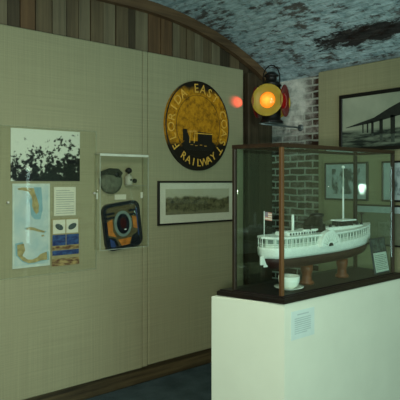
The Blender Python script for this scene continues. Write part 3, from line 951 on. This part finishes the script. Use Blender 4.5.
# crowd photograph: pale sky and awnings, a dark mass of standing people
t = NT('crowd_print')
v = t.coord()
sep = t.n('ShaderNodeSeparateXYZ'); t.l(v, sep.inputs[0])
vo = t.n('ShaderNodeTexVoronoi'); vo.inputs['Scale'].default_value = 42; t.l(v, vo.inputs['Vector'])
n1 = t.noise(v, 16, 5, 0.7); n2 = t.noise(v, 60, 4, 0.75)
a = t.math('ADD', t.math('MULTIPLY', vo.outputs['Distance'], 0.25), t.math('MULTIPLY', n1, 1.15))
a = t.math('ADD', a, t.math('MULTIPLY', n2, 0.35))
zr = t.n('ShaderNodeMapRange'); zr.inputs[1].default_value = -0.165; zr.inputs[2].default_value = 0.165; zr.inputs[3].default_value = -0.19; zr.inputs[4].default_value = 0.24
t.l(sep.outputs['Z'], zr.inputs[0])
xr = t.n('ShaderNodeMapRange'); xr.inputs[1].default_value = -0.235; xr.inputs[2].default_value = 0.235; xr.inputs[3].default_value = 0.07; xr.inputs[4].default_value = -0.07
t.l(sep.outputs['X'], xr.inputs[0])
a = t.math('ADD', t.math('ADD', a, zr.outputs[0]), xr.outputs[0])
t.bsdf(t.ramp(a, [(0.80, lin((8, 10, 8))), (0.87, lin((60, 66, 56))), (0.94, lin((206, 214, 196)))]), 0.4, 0, 0.3)
o = MB().box(1.311, 1.782, 3.2925, 3.2965, 1.503, 1.831).build('crowd_photograph', t.m, loc=(1.5465, 3.2945, 1.667))
tag(o, 'black and white photograph of a dense crowd above the map', 'photograph')

# map: Florida, Cuba, the isthmus
mp_ = thing('map_poster', 'tall pale blue map showing Florida and Cuba below the crowd photograph', 'map', (1.4465, 3.2965, 1.2245))
MB().box(1.322, 1.568, 3.2930, 3.2970, 0.960, 1.487).build('map_paper', M['paper_map'] if 'paper_map' in M else mat_plain('map_paper', (190, 204, 190), 0.7), mp_, True)
t = NT('map_sea'); v = t.coord()
t.bsdf(t.ramp(t.noise(v, 9, 4), [(0.35, lin((160, 186, 184))), (0.65, lin((188, 202, 192)))]), 0.6, 0, 0.2)
MB().box(1.334, 1.557, 3.2922, 3.2930, 0.975, 1.474).build('sea_field', t.m, mp_, True)
M['shelfsea'] = mat_plain('map_shallows', (124, 164, 168), 0.7)
M['land'] = mat_plain('map_land', (158, 148, 100), 0.7, 0, 0.2, 0.3, 40)
def mpt(px, py):      # map sketch grid (211 x 400) -> wall
    return (1.322 + (px - 30) / 158 * 0.246, 1.487 - (py - 18) / 352 * 0.527)
def offs(poly, k):
    cx_ = sum(p[0] for p in poly) / len(poly); cy_ = sum(p[1] for p in poly) / len(poly)
    return [(cx_ + (a - cx_) * k, cy_ + (b - cy_) * k) for a, b in poly]
fl = [(50, 38), (70, 34), (96, 36), (118, 38), (124, 60), (132, 82), (140, 110), (138, 140), (128, 148), (118, 132), (110, 112), (112, 92), (108, 72), (96, 52), (70, 46), (52, 44)]
flsea = [(118, 34), (150, 34), (154, 80), (156, 130), (146, 170), (122, 170), (106, 150), (104, 120), (98, 90), (124, 60)]
cuba = [(82, 206), (100, 200), (120, 204), (142, 214), (168, 222), (160, 228), (136, 222), (112, 214), (92, 212)]
isth = [(48, 272), (76, 268), (82, 296), (70, 318), (92, 336), (112, 338), (134, 330), (146, 318), (174, 310), (176, 344), (146, 346), (120, 352), (96, 352), (72, 340), (50, 316)]
mb = MB()
mb.prism([mpt(*p) for p in flsea], 3.2917, 3.2922, 'XZ')
for pl_ in (cuba, isth):
    mb.prism([mpt(*p) for p in offs(pl_, 1.12)], 3.2917, 3.2922, 'XZ')
mb.build('shallow_water', M['shelfsea'], mp_, True)
mb = MB()
for pl_ in (fl, cuba, isth):
    mb.prism([mpt(*p) for p in pl_], 3.2911, 3.2917, 'XZ')
mb.prism([mpt(*p) for p in [(150, 238), (160, 236), (164, 243), (152, 245)]], 3.2911, 3.2917, 'XZ')
mb.build('land_areas', M['land'], mp_, True)

# typed text card
tx = thing('text_card', 'small cream typed text card right of the map', 'text card', (1.6735, 3.2965, 1.370))
MB().box(1.597, 1.752, 3.2930, 3.2970, 1.276, 1.464).build('card', M['paper'], tx, True)
mb = MB()
for i in range(11):
    mb.box(1.611, 1.738 - 0.03 * (i in (4, 10)), 3.2922, 3.2930, 1.290 + i * 0.0148, 1.2945 + i * 0.0148)
mb.build('text_lines', M['inkpale'], tx, True)

M['oval'] = mat_plain('oval_grey', (72, 84, 80), 0.7, 0, 0.2, 0.4, 90)
# coloured leaflet: two ovals over blue bands
lf = thing('colour_leaflet', 'coloured leaflet with two ovals and dark blue bands below the text card', 'leaflet', (1.679, 3.2965, 1.1015))
MB().box(1.579, 1.780, 3.2930, 3.2970, 0.946, 1.258).build('leaflet_paper', mat_plain('leaflet_tan', (150, 142, 104), 0.7, 0, 0.2, 0.15), lf, True)
mb = MB()
for x in (1.590, 1.684):
    mb.box(x, x + 0.086, 3.2922, 3.2930, 1.160, 1.250)
mb.build('oval_panels', M['paper'], lf, True)
mb = MB()
for x, a in ((1.633, 0.028), (1.727, 0.03)):
    ell = [(x + a * math.cos(2 * PI * k / 24), 1.203 + 0.020 * math.sin(2 * PI * k / 24) + 0.3 * (a * math.cos(2 * PI * k / 24)) * (1 if x > 1.7 else -1)) for k in range(24)]
    MB().prism(ell, 3.2915, 3.2922, 'XZ').build('oval', M['oval'], lf, True)
t = NT('leaflet_blue'); v = t.coord(scale=(1, 1, 3))
t.bsdf(t.ramp(t.noise(v, 20, 4), [(0.4, lin((22, 40, 92))), (0.65, lin((50, 84, 132)))]), 0.6)
mb = MB()
mb.box(1.585, 1.679, 3.2922, 3.2930, 1.082, 1.152); mb.box(1.684, 1.775, 3.2922, 3.2930, 1.082, 1.152)
mb.box(1.585, 1.775, 3.2922, 3.2930, 1.018, 1.050)
mb.build('blue_bands', t.m, lf, True)
t = NT('leaflet_brown'); v = t.coord(scale=(1, 1, 3))
t.bsdf(t.ramp(t.noise(v, 22, 4), [(0.4, lin((92, 60, 40))), (0.65, lin((168, 150, 96)))]), 0.6)
mb = MB(); mb.box(1.583, 1.777, 3.2922, 3.2930, 0.950, 0.996); mb.box(1.585, 1.775, 3.2922, 3.2930, 1.054, 1.078)
mb.build('brown_bands', t.m, lf, True)

M['lip'] = mat_plain('lip_highlight', (206, 214, 196), 0.3)  # bright highlight of the box's top edge, put into the colour
M['clip'] = mat_plain('glint_clip', (224, 228, 214), 0.3)  # pale tone paints the flash glint on to the clips
# ------------------------------------------------------------------ acrylic wall box with small objects
BX0, BX1, BZ0, BZ1, BY = 1.896, 2.292, 1.034, 1.690, 3.222
bx = thing('acrylic_wall_box', 'clear acrylic box on the wall holding a cap, a jar and a badge', 'acrylic box', ((BX0 + BX1) / 2, 3.30, BZ0))
g = 0.004
MB().box(BX0 + g, BX1 - g, BY, BY + g, BZ0 + g, BZ1 - g).build('front_pane', M['acryl'], bx, True)
MB().box(BX0, BX0 + g, BY, 3.2995, BZ0 + g, BZ1 - g).build('side_pane', M['acryl'], bx, True)
MB().box(BX1 - g, BX1, BY, 3.2995, BZ0 + g, BZ1 - g).build('side_pane', M['acryl'], bx, True)
MB().box(BX0, BX1, BY, 3.2995, BZ1 - g, BZ1).build('top_pane', M['acryl_edge'], bx, True)
MB().box(BX0, BX1, BY, 3.2995, BZ0, BZ0 + g).build('bottom_pane', M['acryl'], bx, True)
mb = MB(); e = 0.0022
for x in (BX0, BX1):
    mb.box(x - e, x + e, BY - e, BY + e, BZ0, BZ1)
for z in (BZ0, BZ1):
    mb.box(BX0, BX1, BY - e, BY + e, z - e, z + e)
mb.build('polished_edge', M['acryl_edge'], bx, True)
MB().box(BX0, BX1, BY - 0.004, BY - 0.0005, BZ1 - 0.016, BZ1, 0, c=0.001).build('top_highlight', M['lip'], bx, True)  # added strip that carries the painted edge highlight
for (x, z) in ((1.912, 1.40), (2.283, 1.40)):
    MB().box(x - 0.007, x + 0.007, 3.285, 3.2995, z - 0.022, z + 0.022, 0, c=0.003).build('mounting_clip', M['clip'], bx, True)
# small clear shelf pegs inside
pg = MB().box(2.19, 2.286, 3.235, 3.298, 1.468, 1.472).build('inner_shelf', M['acryl_edge'], bx, True)

# grey cap
cap = thing('cap', 'round grey cloth cap hung inside the top left of the acrylic box', 'cap', (2.005, 3.298, 1.515))
M['capgrey'] = mat_plain('cap_cloth', (92, 98, 82), 0.9, 0, 0.1, 0.25, 40)
M['capdark'] = mat_plain('cap_band', (46, 50, 42), 0.8, 0, 0.1, 0.2, 40)
Mc = Matrix.Translation((0.010, 0, -0.012)) @ rotF
MB().lathe([(0.078, 0.0), (0.088, 0.010), (0.090, 0.026), (0.078, 0.044), (0.05, 0.054), (0.0006, 0.057)], 36, Mc, cap=False).build('crown', M['capgrey'], cap)
pts = [(-0.094, 0.052), (-0.02, 0.076), (0.045, 0.074), (0.080, 0.045), (0.06, 0.012), (0.0, 0.030), (-0.05, 0.034), (-0.094, 0.026)]
MB().prism(pts, -0.064, -0.046, 'XZ').build('band', M['capdark'], cap)
MB().lathe([(0.017, 0.056), (0.017, 0.066), (0.012, 0.070)], 18, Matrix.Translation((0.035, 0, 0.032)) @ rotF).build('badge', M['black'], cap)
# small white jar with a dark knob
jar = thing('jar', 'little white jar with a dark round knob inside the acrylic box', 'jar', (2.155, 3.268, 1.472))
M['jarwhite'] = mat_plain('jar_white', (170, 174, 154), 0.4, 0, 0.4, 0.15, 60)
MB().lathe([(0.020, 0.0), (0.027, 0.004), (0.027, 0.022), (0.025, 0.03), (0.028, 0.042), (0.024, 0.066), (0.010, 0.074), (0.006, 0.082)], 24).build('jar_body', M['jarwhite'], jar)
MB().lathe([(0.005, 0.082), (0.008, 0.088), (0.022, 0.094), (0.024, 0.108), (0.016, 0.122), (0.004, 0.126)], 24).build('knob', M['black'], jar)
MB().ball((0.002, -0.025, 0.040), 0.008, 10).build('mark', M['capdark'], jar)
kb = MB().lathe([(0.016, 0), (0.016, 0.014), (0.010, 0.020)], 18, rotF).build('key_tag', M['capdark'], loc=None)
kb.location = (2.222, 3.298, 1.505)
tag(kb, 'small dark round tag beside the white jar in the acrylic box', 'tag')
# white caption slip
sl = MB().box(2.055, 2.150, 3.293, 3.297, 1.372, 1.408).build('caption_slip', M['paper'], loc=(2.10, 3.295, 1.39))
tag(sl, 'small white caption slip below the jar in the acrylic box', 'caption card')

# tilted painted badge with rounded corners
bd = thing('painted_badge', 'rounded square dark blue and orange badge leaning in the acrylic box', 'badge', (2.112, 3.2995, 1.190), (0, math.radians(-7), 0))
def rrect(w, h, r, n=6):
    pts = []
    for cx_, cz_, a0 in ((w - r, h - r, 0), (-w + r, h - r, PI / 2), (-w + r, -h + r, PI), (w - r, -h + r, 1.5 * PI)):
        for k in range(n + 1):
            a = a0 + PI / 2 * k / n
            pts.append((cx_ + r * math.cos(a), cz_ + r * math.sin(a)))
    return pts
M['navy'] = mat_plain('navy_enamel', (18, 24, 34), 0.3, 0, 0.5, 0.2)
M['blue'] = mat_plain('blue_enamel', (44, 66, 112), 0.4)
M['orange'] = mat_plain('orange_enamel', (176, 112, 44), 0.45, 0, 0.4, 0.35, 30)
M['tan'] = mat_plain('tan_enamel', (84, 78, 52), 0.5, 0, 0.3, 0.25, 60)
M['teal'] = mat_plain('grey_teal_enamel', (112, 134, 126), 0.45)
M['maroon'] = mat_plain('maroon_enamel', (52, 18, 18), 0.4)
W, H = 0.152, 0.165
MB().prism(rrect(W, H, 0.055), -0.020, 0.0, 'XZ').build('plate', M['navy'], bd)
mb = MB(); ro = rrect(W, H, 0.055); ri = rrect(W - 0.024, H - 0.024, 0.034)
n = len(ro); vs = []; fs = []
for y, pr in ((-0.020, ro), (-0.030, ro), (-0.030, ri), (-0.020, ri)):
    vs += [(a, y, b) for a, b in pr]
for k in range(3):
    for i in range(n):
        j = (i + 1) % n
        fs.append((k * n + i, k * n + j, (k + 1) * n + j, (k + 1) * n + i))
mb.add(vs, fs); mb.build('raised_rim', M['navy'], bd)
MB().prism(rrect(W - 0.024, H - 0.024, 0.028), -0.0225, -0.020, 'XZ').build('field', M['tan'], bd)
mb = MB()
y0, y1 = -0.0245, -0.0225
mb.prism([(-0.128, 0.04), (-0.082, 0.055), (-0.085, -0.03), (-0.062, -0.075), (-0.128, -0.05)], y0, y1, 'XZ')
mb.prism([(0.128, 0.04), (0.085, 0.055), (0.088, -0.03), (0.128, -0.045)], y0, y1, 'XZ')
mb.prism([(-0.05, -0.095), (0.06, -0.095), (0.035, -0.15), (-0.02, -0.15)], y0, y1, 'XZ')
mb.build('orange_panels', M['orange'], bd)
mb = MB()
for s in (-1, 1):
    for zz_ in (0.098, 0.068):
        mb.box(s * 0.128 if s < 0 else 0.060, -0.060 if s < 0 else 0.128, y0, y1, zz_ - 0.010, zz_ + 0.006)
    mb.prism([(s * 0.13, -0.06), (s * 0.07, -0.085), (s * 0.045, -0.15), (s * 0.13, -0.15)], y0, y1, 'XZ')
mb.build('dark_bars', M['navy'], bd)
mb = MB().prism([(-0.118, -0.075), (-0.085, -0.10), (-0.075, -0.14), (-0.115, -0.14)], -0.026, -0.0245, 'XZ')
mb.box(0.120, 0.134, -0.026, -0.0225, -0.09, 0.11); mb.build('blue_accents', M['blue'], bd)
MB().prism([(0.072 * math.cos(2 * PI * k / 40), 0.012 + 0.092 * math.sin(2 * PI * k / 40)) for k in range(40)], -0.029, -0.0225, 'XZ').build('oval_ring', M['teal'], bd)
MB().prism([(0.052 * math.cos(2 * PI * k / 40), 0.012 + 0.072 * math.sin(2 * PI * k / 40)) for k in range(40)], -0.031, -0.029, 'XZ').build('oval_center', M['navy'], bd)
mb = MB().prism([(0.026 * math.cos(2 * PI * k / 24), 0.018 + 0.040 * math.sin(2 * PI * k / 24)) for k in range(24)], -0.032, -0.031, 'XZ')
mb.build('center_emblem', M['maroon'], bd)
MB().ball((0.012, -0.032, -0.030), 0.010, 8, 0, 0.4).build('center_glint', M['china'], bd)

# ------------------------------------------------------------------ lights
def area(name, loc, size, energy, color, rot=(0, 0, 0)):
    l = bpy.data.lights.new(name, 'AREA'); l.shape = 'RECTANGLE'; l.size, l.size_y = size
    l.energy = energy; l.color = color
    o = bpy.data.objects.new(name, l); COL.objects.link(o); o.location = loc; o.rotation_euler = rot
    return o
def point(name, loc, energy, color, r):
    l = bpy.data.lights.new(name, 'POINT'); l.energy = energy; l.color = color; l.shadow_soft_size = r
    o = bpy.data.objects.new(name, l); COL.objects.link(o); o.location = loc
    return o
# ceiling lighting of the room, behind and above the photographer
area('room_lamp', (0.6, 0.6, 2.75), (1.6, 1.6), 50, (1.0, 0.97, 0.76))
# cool uplight added to brighten the vault; no opening stands there
area('cool_uplight_fill', (1.6, -2.2, 1.3), (2.4, 1.8), 95, (0.66, 0.98, 0.94), (math.radians(115), 0, 0))
# the camera's flash
point('camera_flash', (-0.064, 0.056, 1.40), 130, (0.93, 1.0, 0.86), 0.065)
# unseen spot added to brighten the dim brick around the signal lamp
l = bpy.data.lights.new('corner_fill_spot', 'SPOT'); l.energy = 60; l.color = (0.95, 1.0, 0.92); l.spot_size = math.radians(30); l.spot_blend = 1.0; l.shadow_soft_size = 0.06
o = bpy.data.objects.new('corner_fill_spot', l); COL.objects.link(o)
o.location = (1.2, 0.9, 2.62)
o.rotation_euler = (Vector((3.85, 3.08, 2.2)) - o.location).to_track_quat('-Z', 'Y').to_euler()
# red beam from the signal lamp's left lens on to the burlap wall
l = bpy.data.lights.new('red_lens_beam', 'SPOT'); l.energy = 6.0; l.color = (1.0, 0.06, 0.04); l.spot_size = math.radians(40); l.spot_blend = 0.8; l.shadow_soft_size = 0.01
o = bpy.data.objects.new('red_lens_beam', l); COL.objects.link(o)
dirL = Vector((math.cos(math.radians(114.7)), math.sin(math.radians(114.7)), 0))
o.location = Vector((3.447, 3.070, LZ + 0.18)) + dirL * 0.148
o.rotation_euler = (Vector((3.282, 3.30, 2.176)) - o.location).to_track_quat('-Z', 'Y').to_euler()

w = bpy.data.worlds.new('world'); sc.world = w; w.use_nodes = True
w.node_tree.nodes['Background'].inputs[0].default_value = (0.03, 0.04, 0.04, 1)
w.node_tree.nodes['Background'].inputs[1].default_value = 1.0

for o in bpy.data.objects:
    if '_w' in o.keys():
        del o['_w']

sc.view_settings.view_transform = 'Standard'
sc.view_settings.look = 'None'
sc.view_settings.exposure = 0.0
sc.view_settings.gamma = 1.0
sc.view_settings.use_curve_mapping = False
sc.cycles.max_bounces = 10
sc.cycles.transparent_max_bounces = 24
sc.cycles.sample_clamp_indirect = 250
